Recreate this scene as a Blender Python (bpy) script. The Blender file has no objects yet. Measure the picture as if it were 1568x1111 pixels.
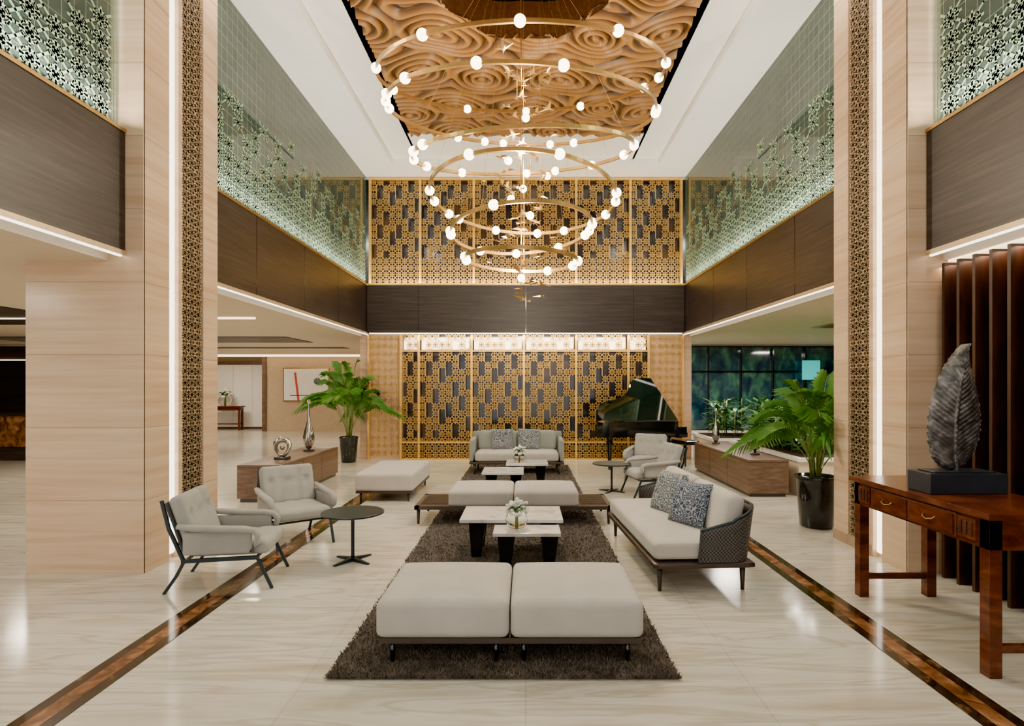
import bpy, math, random
from mathutils import Matrix, Vector
random.seed(7)
S=bpy.context.scene
R=math.radians
# ------------------------------------------------------------------ materials
def newmat(name):
    m=bpy.data.materials.new(name); m.use_nodes=True
    nt=m.node_tree; b=nt.nodes['Principled BSDF']
    return m,nt,b
def setc(b,c,rough=.5,metal=0,spec=.5):
    b.inputs['Base Color'].default_value=(*c,1); b.inputs['Roughness'].default_value=rough
    b.inputs['Metallic'].default_value=metal; b.inputs['Specular IOR Level'].default_value=spec
def coords(nt,scale=(1,1,1),rot=(0,0,0)):
    t=nt.nodes.new('ShaderNodeTexCoord'); mp=nt.nodes.new('ShaderNodeMapping')
    mp.inputs['Scale'].default_value=scale; mp.inputs['Rotation'].default_value=rot
    nt.links.new(t.outputs['Object'],mp.inputs['Vector']); return mp.outputs['Vector']
def ramp(nt,fac,stops):
    r=nt.nodes.new('ShaderNodeValToRGB'); e=r.color_ramp.elements
    e[0].position=stops[0][0]; e[0].color=(*stops[0][1],1); e[1].position=stops[-1][0]; e[1].color=(*stops[-1][1],1)
    for p,c in stops[1:-1]:
        x=e.new(p); x.color=(*c,1)
    nt.links.new(fac,r.inputs['Fac']); return r.outputs['Color']
def noise(nt,vec,scale,detail=4,dist=0):
    n=nt.nodes.new('ShaderNodeTexNoise'); n.inputs['Scale'].default_value=scale; n.inputs['Detail'].default_value=detail
    n.inputs['Distortion'].default_value=dist; nt.links.new(vec,n.inputs['Vector']); return n.outputs['Fac']
def bump(nt,b,h,strength=.3,dist=.01):
    x=nt.nodes.new('ShaderNodeBump'); x.inputs['Strength'].default_value=strength; x.inputs['Distance'].default_value=dist
    nt.links.new(h,x.inputs['Height']); nt.links.new(x.outputs['Normal'],b.inputs['Normal'])
def dark(c,f): return tuple(v*f for v in c)
def plain(name,c,rough=.5,metal=0,var=.12,nscale=6,bstr=0,spec=.5):
    m,nt,b=newmat(name); setc(b,c,rough,metal,spec)
    v=coords(nt); f=noise(nt,v,nscale)
    nt.links.new(ramp(nt,f,[(.3,dark(c,1-var)),(.7,dark(c,1+var))]),b.inputs['Base Color'])
    if bstr: bump(nt,b,f,bstr)
    return m
def grain(name,stops,scale=(1,1,1),nscale=3,rough=.4,dist=.6,detail=8,spec=.5,bstr=0,metal=0):
    m,nt,b=newmat(name); setc(b,stops[0][1],rough,metal,spec)
    v=coords(nt,scale); f=noise(nt,v,nscale,detail,dist)
    nt.links.new(ramp(nt,f,stops),b.inputs['Base Color'])
    if bstr: bump(nt,b,f,bstr)
    return m
def emit(name,c,s):
    m,nt,b=newmat(name); setc(b,c,.5); b.inputs['Emission Color'].default_value=(*c,1); b.inputs['Emission Strength'].default_value=s
    return m
def fabric(name,c,sc=220,bs=.25):
    m,nt,b=newmat(name); setc(b,c,.9,0,.2)
    b.inputs['Sheen Weight'].default_value=.1
    v=coords(nt); f=noise(nt,v,sc,2); g=noise(nt,v,5,3)
    nt.links.new(ramp(nt,g,[(.3,dark(c,.93)),(.7,dark(c,1.05))]),b.inputs['Base Color'])
    bump(nt,b,f,bs,.003); return m

def floormat():
    m,nt,b=newmat('cream_marble'); setc(b,(.7,.66,.58),.14,0,.55)
    v=coords(nt,(.34,3.3,1)); f=noise(nt,v,1.8,14,.8)
    col=ramp(nt,f,[(.25,(.44,.38,.28)),(.40,(.57,.53,.44)),(.49,(.64,.615,.54)),(.535,(.49,.445,.35)),(.59,(.625,.60,.53)),(.8,(.665,.65,.59))])
    br=nt.nodes.new('ShaderNodeTexBrick'); br.inputs['Scale'].default_value=1; br.offset=0
    br.inputs['Brick Width'].default_value=1.2; br.inputs['Row Height'].default_value=1.2; br.inputs['Mortar Size'].default_value=.003
    br.inputs['Color1'].default_value=(1,1,1,1); br.inputs['Color2'].default_value=(.95,.95,.94,1); br.inputs['Mortar'].default_value=(.8,.76,.7,1)
    nt.links.new(coords(nt),br.inputs['Vector'])
    mx=nt.nodes.new('ShaderNodeMix'); mx.data_type='RGBA'; mx.blend_type='MULTIPLY'; mx.inputs['Factor'].default_value=1
    nt.links.new(col,mx.inputs['A']); nt.links.new(br.outputs['Color'],mx.inputs['B'])
    nt.links.new(mx.outputs['Result'],b.inputs['Base Color'])
    return m
M={}
M['floor']=floormat()
M['stripe_dark']=grain('dark_emperador_marble',[(.35,(.012,.008,.006)),(.6,(.04,.022,.013)),(.75,(.2,.11,.05))],(1,1,1),6,.08,1.5)
M['stripe_org']=grain('amber_marble',[(.3,(.05,.018,.01)),(.5,(.20,.08,.03)),(.7,(.42,.21,.09))],(1,1,1),5,.08,1.5)
M['trav']=grain('travertine',[(.28,(.56,.375,.235)),(.5,(.655,.46,.30)),(.72,(.72,.54,.38))],(.35,.35,8),2.2,.25,.35,14)
M['travp']=grain('rose_travertine',[(.3,(.54,.35,.22)),(.7,(.68,.47,.32))],(.4,.4,7),2.2,.25,.3,12)
M['trav_joint']=plain('stone_joint',(.38,.26,.17),.6)
M['wenge']=grain('dark_wood_veneer',[(.3,(.022,.015,.014)),(.55,(.042,.029,.026)),(.75,(.068,.049,.044))],(.6,.6,14),2.5,.4,.3)
M['walnut']=grain('walnut_veneer',[(.3,(.10,.055,.035)),(.55,(.16,.095,.062)),(.75,(.23,.145,.10))],(2,.6,10),2.5,.35,.4)
M['mahog']=grain('mahogany',[(.3,(.06,.014,.007)),(.55,(.12,.03,.012)),(.75,(.19,.055,.022))],(2,2,6),3,.22,.5)
M['slat']=grain('slat_wood',[(.3,(.03,.012,.008)),(.7,(.08,.032,.018))],(3,3,.6),4,.4)
M['slatback']=plain('red_brown_panel',(.11,.028,.013),.5)
M['white']=plain('white_plaster',(.88,.86,.83),.6,0,.02)
M['cream']=plain('cream_plaster',(.76,.65,.49),.6,0,.03)
M['beige']=plain('beige_wallpaper',(.50,.37,.24),.6,0,.05)
M['gallery']=plain('gallery_wall_paint',(.12,.24,.19),.6,0,.4,1.2)
M['gold']=plain('brushed_gold',(.80,.49,.125),.35,.7,.15,20)
M['gold2']=plain('antique_brass',(.50,.32,.12),.3,.85,.1,20)
M['ring']=plain('aged_brass_tube',(.46,.255,.075),.3,.85,.1,20)
M['bronze']=plain('pale_bronze',(.66,.48,.29),.4,.4,.1,20)
M['reflectgreen']=plain('reflection_pale_green_gold',(.40,.56,.37),.4,.1,.35,1.3)  # painted colour standing in for screen reflections in the balcony glass
M['darkglass']=grain('dark_backing_glass',[(.35,(.014,.014,.026)),(.55,(.035,.028,.03)),(.7,(.09,.05,.025))],(1,1,1),1.1,.12,.3,4,.7)  # navy-to-brown blotches paint reflections into the backing colour
M['nightglass']=grain('painted_reflection_glass',[(.35,(.010,.028,.055)),(.5,(.025,.075,.10)),(.62,(.05,.17,.11)),(.75,(.15,.22,.32))],(1.2,1.2,.8),3.2,.06,.5,5,.9)  # blue-green blotches are window reflections painted into the colour
M['brownback']=plain('bronze_backing',(.10,.055,.03),.4,.2,.2)
M['led']=emit('led_strip',(1,.93,.81),3.6)
M['ledwarm']=emit('led_warm_strip',(1,.78,.5),3)
M['lightbox']=emit('lightbox_panel',(1,.9,.72),2.0)
M['bulb']=emit('opal_bulb_glass',(1,.84,.58),9)
M['fab']=fabric('light_grey_linen',(.49,.46,.425))
M['fab2']=fabric('grey_wool',(.36,.35,.33))
M['fabg']=fabric('sage_grey_fabric',(.28,.30,.27))
M['fabd']=fabric('charcoal_fabric',(.06,.07,.08))
M['frame']=plain('dark_metal',(.025,.035,.042),.4,.5,.1)
M['framew']=plain('dark_wood_frame',(.05,.034,.026),.4,0,.2)
M['black']=plain('black_lacquer',(.006,.007,.008),.08,0,.2,spec=.8)
M['lid']=plain('piano_lid_lacquer',(.004,.012,.009),.04,0,.2,spec=1)  # green reflection tinted into the black of the lid
M['ivory']=plain('ivory_keys',(.8,.78,.73),.3,0,.03)
M['rug']=fabric('shag_rug',(.085,.07,.058),80,.8)
M['rugf']=plain('shag_fibre',(.13,.105,.085),.9,0,.5,9)
M['wmarble']=grain('white_marble',[(.3,(.42,.40,.38)),(.45,(.62,.60,.58)),(.7,(.70,.69,.67))],(1,1,1),4,.12,1.5)
M['steel']=plain('polished_silver',(.5,.48,.46),.15,1,.15,8)
M['slate']=plain('slate_base',(.03,.035,.045),.3,0,.2)
M['leafm']=grain('cast_leaf_pewter',[(.3,(.04,.037,.034)),(.5,(.13,.12,.115)),(.75,(.34,.32,.31))],(1,1,1),16,.36,.6,8,.5,.4,.55)
M['palm']=grain('palm_green',[(.3,(.04,.15,.012)),(.6,(.10,.28,.03)),(.8,(.30,.48,.07))],(1,1,1),3,.45)
M['leaf2']=grain('foliage_green',[(.3,(.02,.09,.015)),(.6,(.06,.20,.035)),(.8,(.2,.40,.09))],(1,1,1),6,.4)
M['stem']=plain('palm_stem',(.2,.26,.07),.5,0,.3)
M['soil']=plain('soil',(.04,.025,.015),.9,0,.3,30,.5)
M['pot']=plain('black_ceramic',(.012,.014,.017),.1,0,.1)
M['teal']=emit('neon_glow',(.05,.75,.8),.35)
M['flower']=plain('white_petals',(.8,.8,.72),.6,0,.05)
M['red']=plain('red_paint',(.6,.05,.03),.5)
def glass():
    m,nt,b=newmat('clear_glass'); setc(b,(.95,.98,.97),.02); b.inputs['Transmission Weight'].default_value=1; b.inputs['IOR'].default_value=1.3; return m
M['glass']=glass()
def balglass():
    m,nt,b=newmat('pale_green_gridded_glass')
    out=nt.nodes['Material Output']
    tr=nt.nodes.new('ShaderNodeBsdfTransparent'); tr.inputs['Color'].default_value=(.86,.98,.92,1)
    setc(b,(.25,.45,.36),.03,0,1)
    br=nt.nodes.new('ShaderNodeTexBrick'); br.offset=0; br.inputs['Scale'].default_value=1
    br.inputs['Brick Width'].default_value=.12; br.inputs['Row Height'].default_value=.14; br.inputs['Mortar Size'].default_value=.0028; br.inputs['Mortar Smooth'].default_value=0
    br.inputs['Color1'].default_value=(.16,)*3+(1,); br.inputs['Color2'].default_value=(.20,)*3+(1,); br.inputs['Mortar'].default_value=(.48,)*3+(1,)
    sp=nt.nodes.new('ShaderNodeSeparateXYZ'); cb=nt.nodes.new('ShaderNodeCombineXYZ')
    nt.links.new(coords(nt),sp.inputs[0]); nt.links.new(sp.outputs[1],cb.inputs[0]); nt.links.new(sp.outputs[2],cb.inputs[1])
    nt.links.new(cb.outputs[0],br.inputs['Vector'])
    col=nt.nodes.new('ShaderNodeMix'); col.data_type='RGBA'; col.inputs['A'].default_value=(.38,.58,.48,1); col.inputs['B'].default_value=(.62,.66,.48,1)
    nt.links.new(br.outputs['Fac'],col.inputs['Factor']); nt.links.new(col.outputs['Result'],b.inputs['Base Color'])
    mx=nt.nodes.new('ShaderNodeMixShader'); nt.links.new(br.outputs['Color'],mx.inputs[0]); nt.links.new(tr.outputs[0],mx.inputs[1]); nt.links.new(b.outputs[0],mx.inputs[2])
    gl=nt.nodes.new('ShaderNodeBsdfGlossy'); gl.inputs['Roughness'].default_value=.02
    fr=nt.nodes.new('ShaderNodeFresnel'); fr.inputs['IOR'].default_value=1.35
    m2=nt.nodes.new('ShaderNodeMixShader'); nt.links.new(fr.outputs[0],m2.inputs[0]); nt.links.new(mx.outputs[0],m2.inputs[1]); nt.links.new(gl.outputs[0],m2.inputs[2])
    nt.links.new(m2.outputs[0],out.inputs['Surface']); return m
M['balglass']=balglass()
def pillowmat(name,c1,c2,sc=26):
    m,nt,b=newmat(name); setc(b,c1,.9,0,.2)
    w=nt.nodes.new('ShaderNodeTexVoronoi'); w.feature='DISTANCE_TO_EDGE'; w.inputs['Scale'].default_value=sc
    nt.links.new(coords(nt),w.inputs['Vector'])
    nt.links.new(ramp(nt,w.outputs['Distance'],[(.05,c2),(.10,c1),(.22,c1),(.28,c2)]),b.inputs['Base Color']); return m
M['pnavy']=pillowmat('navy_patterned_cotton',(.03,.045,.09),(.30,.31,.33))
M['pgrey']=pillowmat('grey_patterned_cotton',(.08,.10,.12),(.33,.335,.33),18)
def weave(name):
    m,nt,b=newmat(name); setc(b,(.06,.055,.05),.6)
    ch=nt.nodes.new('ShaderNodeTexChecker'); ch.inputs['Scale'].default_value=70
    ch.inputs['Color1'].default_value=(.11,.10,.095,1); ch.inputs['Color2'].default_value=(.018,.018,.02,1)
    nt.links.new(coords(nt),ch.inputs['Vector']); nt.links.new(ch.outputs['Color'],b.inputs['Base Color'])
    bump(nt,b,ch.outputs['Fac'],.6,.004); return m
M['weave']=weave('dark_woven_rattan')
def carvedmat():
    # groove shade painted into colour: dark valleys, light crests (height stored on mesh)
    m,nt,b=newmat('carved_wood_groove_shade'); setc(b,(.4,.2,.06),.42,0,.5)
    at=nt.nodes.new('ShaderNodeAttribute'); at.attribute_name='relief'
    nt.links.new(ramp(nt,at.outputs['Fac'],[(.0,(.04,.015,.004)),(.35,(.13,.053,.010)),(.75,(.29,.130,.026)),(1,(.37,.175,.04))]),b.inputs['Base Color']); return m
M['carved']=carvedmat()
M['recess']=plain('copper_brown_recess',(.10,.042,.02),.35,.3,.3,25,.3)

# ------------------------------------------------------------------ mesh builder
class B:
    def __init__(s): s.v=[];s.f=[];s.m=[];s.s=[];s.mats=[]
    def add(s,vs,fs,mat,smooth=False,T=None):
        if mat not in s.mats: s.mats.append(mat)
        k=s.mats.index(mat); o=len(s.v)
        s.v+= [tuple(T@Vector(p)) for p in vs] if T is not None else [tuple(p) for p in vs]
        for f in fs:
            s.f.append([i+o for i in f]); s.m.append(k); s.s.append(smooth)
    def box(s,x0,x1,y0,y1,z0,z1,mat,T=None):
        vs=[(x,y,z) for x in (x0,x1) for y in (y0,y1) for z in (z0,z1)]
        s.add(vs,[(0,1,3,2),(4,6,7,5),(0,4,5,1),(2,3,7,6),(0,2,6,4),(1,5,7,3)],mat,False,T)
    def rbox(s,c,d,r,mat,puff=0,n=10,T=None,tuft=None):
        hx,hy,hz=d[0]/2,d[1]/2,d[2]/2; r=min(r,hx,hy,hz)
        g=[]
        for i in range(n+1):
            t=-1+2*i/n; g.append(math.copysign(abs(t)**.55,t))
        idx={};vs=[];fs=[]
        def V(p):
            k=(round(p[0],5),round(p[1],5),round(p[2],5))
            if k in idx: return idx[k]
            q=(p[0]*hx,p[1]*hy,p[2]*hz)
            inn=[max(-h+r,min(h-r,a)) for a,h in zip(q,(hx,hy,hz))]
            dv=[a-b for a,b in zip(q,inn)]; L=math.sqrt(sum(a*a for a in dv)) or 1
            o=[b+a/L*r for a,b in zip(dv,inn)] if L>1e-9 and any(abs(a)>1e-9 for a in dv) else list(q)
            w=(1-p[0]**2)*(1-p[1]**2)
            o[2]+=puff*w*(1 if p[2]>0 else -.15)*(abs(p[2]))
            if tuft: o=tuft(o,p)
            idx[k]=len(vs); vs.append((o[0]+c[0],o[1]+c[1],o[2]+c[2])); return idx[k]
        for ax in range(3):
            for sg in (-1,1):
                for i in range(n):
                    for j in range(n):
                        q=[]
                        for a,b in ((i,j),(i+1,j),(i+1,j+1),(i,j+1)):
                            p=[0,0,0]; p[ax]=sg; p[(ax+1)%3]=g[a]; p[(ax+2)%3]=g[b]; q.append(V(p))
                        if sg<0: q=q[::-1]
                        fs.append(q)
        s.add(vs,fs,mat,True,T)
    def lathe(s,prof,c,mat,n=20,T=None,smooth=True):
        vs=[];fs=[]
        for r,z in prof:
            for i in range(n):
                a=2*math.pi*i/n; vs.append((c[0]+r*math.cos(a),c[1]+r*math.sin(a),c[2]+z))
        for k in range(len(prof)-1):
            for i in range(n):
                j=(i+1)%n; fs.append((k*n+i,k*n+j,(k+1)*n+j,(k+1)*n+i))
        fs.append(list(range(n))[::-1]); fs.append([(len(prof)-1)*n+i for i in range(n)])
        s.add(vs,fs,mat,smooth,T)
    def tube(s,pts,r,mat,n=8,closed=False,T=None,flat=1):
        pts=[Vector(p) for p in pts]; N=len(pts); vs=[];fs=[]
        rr=r if isinstance(r,(list,tuple)) else [r]*N
        up=Vector((0,0,1))
        for i,p in enumerate(pts):
            if closed: d=pts[(i+1)%N]-pts[i-1]
            else: d=pts[min(i+1,N-1)]-pts[max(i-1,0)]
            d.normalize(); u=up if abs(d.z)<.9 else Vector((1,0,0))
            a=d.cross(u).normalized(); b=a.cross(d)
            for k in range(n):
                t=2*math.pi*(k+.5)/n; vs.append(p+a*math.cos(t)*rr[i]+b*math.sin(t)*rr[i]*flat)
        for i in range(N if closed else N-1):
            j=(i+1)%N
            for k in range(n):
                l=(k+1)%n; fs.append((i*n+k,j*n+k,j*n+l,i*n+l))
        if not closed: fs.append(list(range(n))); fs.append([(N-1)*n+k for k in range(n)][::-1])
        s.add(vs,fs,mat,n>4,T)
    def prism(s,outline,z0,z1,mat,T=None):
        n=len(outline); vs=[(x,y,z0) for x,y in outline]+[(x,y,z1) for x,y in outline]
        fs=[list(range(n))[::-1],list(range(n,2*n))]+[(i,(i+1)%n,n+(i+1)%n,n+i) for i in range(n)]
        s.add(vs,fs,mat,False,T)
    def sphere(s,c,r,mat,n=12,sc=(1,1,1)):
        vs=[];fs=[];m=n//2+2
        for k in range(m+1):
            ph=math.pi*k/m
            for i in range(n):
                a=2*math.pi*i/n; vs.append((c[0]+r*sc[0]*math.sin(ph)*math.cos(a),c[1]+r*sc[1]*math.sin(ph)*math.sin(a),c[2]-r*sc[2]*math.cos(ph)))
        for k in range(m):
            for i in range(n):
                j=(i+1)%n; fs.append((k*n+i,k*n+j,(k+1)*n+j,(k+1)*n+i))
        s.add(vs,fs,mat,True)
    def pillow(s,w,h,t,mat,T,n=12):
        vs=[];fs=[]
        for sd in (1,-1):
            for i in range(n+1):
                for j in range(n+1):
                    x=-1+2*i/n;y=-1+2*j/n
                    k=max(0,(1-x**4)*(1-y**4))**.5
                    pin=1-.07*(1-y*y)*abs(x)**3; pin2=1-.07*(1-x*x)*abs(y)**3
                    vs.append((x*w/2*pin,sd*t/2*k,y*h/2*pin2))
        o=(n+1)**2
        for i in range(n):
            for j in range(n):
                a=i*(n+1)+j
                fs.append((a,a+n+1,a+n+2,a+1)[::-1]); fs.append((o+a,o+a+n+1,o+a+n+2,o+a+1))
        s.add(vs,fs,mat,True,T)
    def obj(s,name,loc=(0,0,0),rz=0,parent=None,bevel=0,rot=None,scale=None):
        me=bpy.data.meshes.new(name); me.from_pydata(s.v,[],s.f); me.update()
        for m in s.mats: me.materials.append(M[m])
        me.polygons.foreach_set('material_index',s.m); me.polygons.foreach_set('use_smooth',s.s)
        o=bpy.data.objects.new(name,me); S.collection.objects.link(o)
        o.location=loc; o.rotation_euler=rot if rot else (0,0,rz)
        if scale: o.scale=scale
        if parent: o.parent=parent
        if bevel:
            b=o.modifiers.new('bevel','BEVEL'); b.width=bevel; b.segments=2; b.limit_method='ANGLE'; b.angle_limit=R(50)
        return o
def empty(name,loc=(0,0,0),rz=0,sc=1):
    e=bpy.data.objects.new(name,None); S.collection.objects.link(e); e.location=loc; e.rotation_euler=(0,0,rz); e.scale=(sc,sc,sc); return e
def TR(x=0,y=0,z=0,rx=0,ry=0,rz=0):
    return Matrix.Translation((x,y,z))@Matrix.Rotation(rz,4,'Z')@Matrix.Rotation(ry,4,'Y')@Matrix.Rotation(rx,4,'X')
def simplebox(name,x0,x1,y0,y1,z0,z1,mat,bevel=0):
    b=B(); b.box(min(x0,x1),max(x0,x1),y0,y1,z0,z1,mat); return b.obj(name,bevel=bevel)

def motif():
    c=.5;r=.35;s=[]
    P=[(c+r*math.cos(math.pi*k/6),c+r*math.sin(math.pi*k/6)) for k in range(12)]
    for i in range(12): s.append((P[i],P[(i+1)%12]))
    s+=[((.5,.85),(.5,1)),((.5,.15),(.5,0)),((.85,.5),(1,.5)),((.15,.5),(0,.5))]
    for dx,dy in ((1,0),(0,1),(-1,0),(0,-1)):
        t=(c+.27*dx,c+.27*dy); m1=(c+.13*dx-.08*dy,c+.13*dy+.08*dx); m2=(c+.13*dx+.08*dy,c+.13*dy-.08*dx)
        s+=[((c,c),m1),(m1,t),(t,m2),(m2,(c,c))]
    s+=[((.25,.75),(0,1)),((.75,.75),(1,1)),((.25,.25),(0,0)),((.75,.25),(1,0))]
    return s
MOT=motif()
def fret(b,o,u,v,nu,nv,cu,cv,w,mat,mask=None,edge=True):
    o=Vector(o);u=Vector(u);v=Vector(v)
    for i in range(nu):
        for j in range(nv):
            if mask and not mask(i,j):
                if i==0 or not edge: continue
                segs=[((0,0),(0,1))]
            else: segs=MOT
            for (a,c) in segs:
                A=Vector(((i+a[0])*cu,(j+a[1])*cv)); C=Vector(((i+c[0])*cu,(j+c[1])*cv))
                d=(C-A).normalized(); n=Vector((-d.y,d.x))*w/2
                pts=[A+n-d*w*.3,A-n-d*w*.3,C-n+d*w*.3,C+n+d*w*.3]
                b.add([o+u*p.x+v*p.y for p in pts],[(0,1,2,3)],mat)

HW=3.4; YB=12.6; HZ=6.1; F0=2.73; F1=3.76
# ------------------------------------------------------------------ room shell
simplebox('floor',-14,11,-3,22,-.1,0,'floor')
for i,x in enumerate((-2.33,2.26)):
    b=B(); b.box(x-.11,x-.045,-1,12.3,.001,.004,'stripe_dark'); b.box(x-.045,x+.045,-1,12.3,.001,.0045,'stripe_org'); b.box(x+.045,x+.11,-1,12.3,.001,.004,'stripe_dark')
    b.obj('trim_%d'%(i+1))
b=B()
for sx in (-1,1):
    b.box(min(sx*2.71,sx*6.8),max(sx*2.71,sx*6.8),-3,YB+.3,HZ,HZ+.3,'white')
    b.box(min(sx*2.16,sx*2.71),max(sx*2.16,sx*2.71),-3,YB,HZ+.1,HZ+.3,'white')
b.box(-2.71,2.71,11.8,YB+.3,HZ,HZ+.3,'white'); b.box(-2.2,2.2,10.62,11.8,HZ+.1,HZ+.3,'white')
b.box(-2.2,2.2,-3,2.6,HZ+.1,HZ+.3,'white'); b.box(-2.2,2.2,2.6,10.62,HZ+.62,HZ+.7,'recess')
for sx in (-2.2,2.16): b.box(sx,sx+.04,2.6,10.62,HZ+.1,HZ+.62,'recess')
b.box(-2.2,2.2,10.58,10.62,HZ+.1,HZ+.62,'recess')
b.obj('ceiling')
# carved coffer
cen=[]
rr=random.Random(11)
for i in range(6):
    for j in range(9):
        cen.append((-2.4+i*.98+rr.uniform(-.2,.2)+(.47 if j%2 else 0),2.4+j*1.02+rr.uniform(-.2,.2),rr.uniform(1.15,1.45),rr.uniform(.95,1.2)))
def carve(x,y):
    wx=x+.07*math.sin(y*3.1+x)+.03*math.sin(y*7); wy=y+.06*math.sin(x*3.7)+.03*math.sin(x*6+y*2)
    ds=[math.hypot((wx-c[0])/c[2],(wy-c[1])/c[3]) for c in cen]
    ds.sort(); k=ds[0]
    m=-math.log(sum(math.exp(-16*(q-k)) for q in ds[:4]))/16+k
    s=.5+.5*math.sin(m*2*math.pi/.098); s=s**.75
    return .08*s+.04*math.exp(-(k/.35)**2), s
vs=[];fs=[];rel=[];st=.0155;nx=int(4.16/st);ny=int(7.86/st)
cx0,cy0=-.02,6.6
for i in range(nx+1):
    for j in range(ny+1):
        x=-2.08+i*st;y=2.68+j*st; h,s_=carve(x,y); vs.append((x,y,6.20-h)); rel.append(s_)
for i in range(nx):
    for j in range(ny):
        x=-2.08+(i+.5)*st;y=2.68+(j+.5)*st
        if math.hypot(x-cx0,(y-cy0))<.98+.04*math.sin(7*math.atan2(y-cy0,x-cx0)): continue
        a=i*(ny+1)+j; fs.append((a,a+1,a+ny+2,a+ny+1))
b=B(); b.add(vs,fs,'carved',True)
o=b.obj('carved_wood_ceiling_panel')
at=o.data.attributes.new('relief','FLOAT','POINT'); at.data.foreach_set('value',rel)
b=B(); n=48; vs=[];fs=[]
for k in range(n):
    a=2*math.pi*k/n; r_=.98+.04*math.sin(7*a)+.02
    vs+=[(cx0+r_*math.cos(a),cy0+r_*math.sin(a),6.12),(cx0+r_*math.cos(a),cy0+r_*math.sin(a),6.6)]
for k in range(n): l=(k+1)%n; fs.append((2*k,2*l,2*l+1,2*k+1))
b.add(vs,fs,'recess',True); b.obj('ceiling_rose_recess')

# fascias
for sx in (-1,1):
    for (y0,y1) in ((-3,4.93),(6.14,YB)):
        b=B(); xa,xb=sorted((sx*HW,sx*(HW+.14))); b.box(xa,xb,y0,y1,F0,F1,'wenge')
        y=y0+1.2
        while y<y1-.4:
            xa,xb=sorted((sx*(HW-.002),sx*HW)); b.box(xa,xb,y,y+.008,F0,F1,'black'); y+=1.6
        xa,xb=sorted((sx*(HW-.012),sx*(HW))); b.box(xa,xb,y0,y1,F0-.03,F0+.01,'bronze'); b.box(xa,xb,y0,y1,F1-.02,F1+.01,'gold2')
        b.obj('wall_balcony_fascia')
        simplebox('led_cove_strip',sx*(HW+.01),sx*(HW+.035),y0,y1-.02,F0-.04,F0-.003,'led')
        simplebox('window_1',sx*(HW+.05),sx*(HW+.062),y0,y1-.02,F1+.001,HZ-.001,'balglass')
b=B(); b.box(-HW+.01,HW-.01,YB-.18,YB-.08,F0,F1,'wenge')
for x in (-2.3,-1.15,0,1.15,2.3): b.box(x,x+.008,YB-.183,YB-.18,F0,F1,'black')
b.box(-HW+.01,HW-.01,YB-.2,YB-.15,F1-.02,F1+.02,'gold'); b.obj('wall_balcony_fascia')
simplebox('led_cove_strip',-HW+.05,HW-.05,YB-.16,YB-.12,F0-.025,F0-.003,'led')
# wing ceilings
b=B()
b.box(-14,-HW-.15,-3,22,2.66,3.4,'cream'); b.box(-6.8,-HW-.15,-3,YB+.3,3.5,3.7,'wenge'); b.obj('ceiling_left_wing')
b=B(); b.box(HW+.15,11,-3,16,2.66,3.4,'cream'); b.box(HW+.15,6.8,-3,YB+.3,3.5,3.7,'wenge'); b.obj('ceiling_right_wing')
b=B(); b.box(-12,-5.2,12.6,14.2,2.645,2.659,'wenge'); b.box(-12,-5,16,16.5,2.645,2.659,'wenge'); b.box(-13,-7,7.2,10,2.645,2.659,'wenge')
b.box(-7.2,-4.5,3.6,4.7,2.645,2.659,'wenge')
b.box(-13.5,-4.5,19.9,20.1,2.60,2.659,'ledwarm'); b.box(-9,-4.2,9.0,9.04,2.63,2.659,'ledwarm'); b.obj('ceiling_cove_recess')
b=B(); b.box(5.2,10,9.4,10.6,2.645,2.659,'gold2'); b.obj('ceiling_brass_recess')

# back wall
b=B(); b.box(-3.6,3.6,YB+.12,YB+.3,0,HZ,'darkglass')
for sx in (-1,1):
    xa,xb=sorted((sx*2.68,sx*3.6)); b.box(xa,xb,YB+.025,YB+.12,0,F0+.1,'travp')
b.obj('wall_back')
def maskf(nfull):
    def f(i,j):
        if j<nfull: return True
        return not ((j-nfull+3*(i%2)+[0,1,3,2,0,4][(i//2)%6])%6<2)
    return f
mull_lo=[-2.70,-2.31,-1.17,-.04,1.09,2.22,2.66]
b=B()
for k in range(6):
    x0,x1=mull_lo[k],mull_lo[k+1]; nn=max(2,round((x1-x0)/.145))
    fret(b,(x0,YB-.02,.03),(1,0,0),(0,0,1),nn,18,(x1-x0)/nn,2.68/18,.013,'gold',maskf(3))
fret(b,(-3.4,YB,.06),(1,0,0),(0,0,1),5,16,.14,.165,.010,'gold')
fret(b,(2.70,YB,.06),(1,0,0),(0,0,1),5,16,.14,.165,.010,'gold')
for x in mull_lo: b.box(x-.022,x+.022,YB-.06,YB+.02,0,F0-.04,'gold')
for z in (.0,.36,2.33): b.box(-2.7,2.7,YB-.05,YB+.01,z,z+.03,'gold')
for sx in (-3.42,3.38): b.box(sx,sx+.04,YB-.06,YB+.02,0,F0-.04,'gold')
b.obj('fretwork_screen_lower')
b=B()
for i in range(0,6):
    b.box(mull_lo[i]+.05,mull_lo[i+1]-.05,YB+.03,YB+.06,2.38,2.64,'lightbox')
b.obj('lightbox_row')
b=B()
mu=[-3.36,-2.28,-1.12,-.04,1.09,2.26,3.36]
for k in range(6):
    x0,x1=mu[k],mu[k+1]; nn=8
    fret(b,(x0,YB-.02,F1+.03),(1,0,0),(0,0,1),nn,16,(x1-x0)/nn,2.28/16,.013,'gold',maskf(4))
for x in mu: b.box(x-.025,x+.025,YB-.07,YB+.02,F1,HZ-.01,'gold')
for z in (F1,HZ-.06): b.box(-3.38,3.38,YB-.06,YB+.01,z,z+.05,'gold')
b.obj('fretwork_screen_upper')
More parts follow.
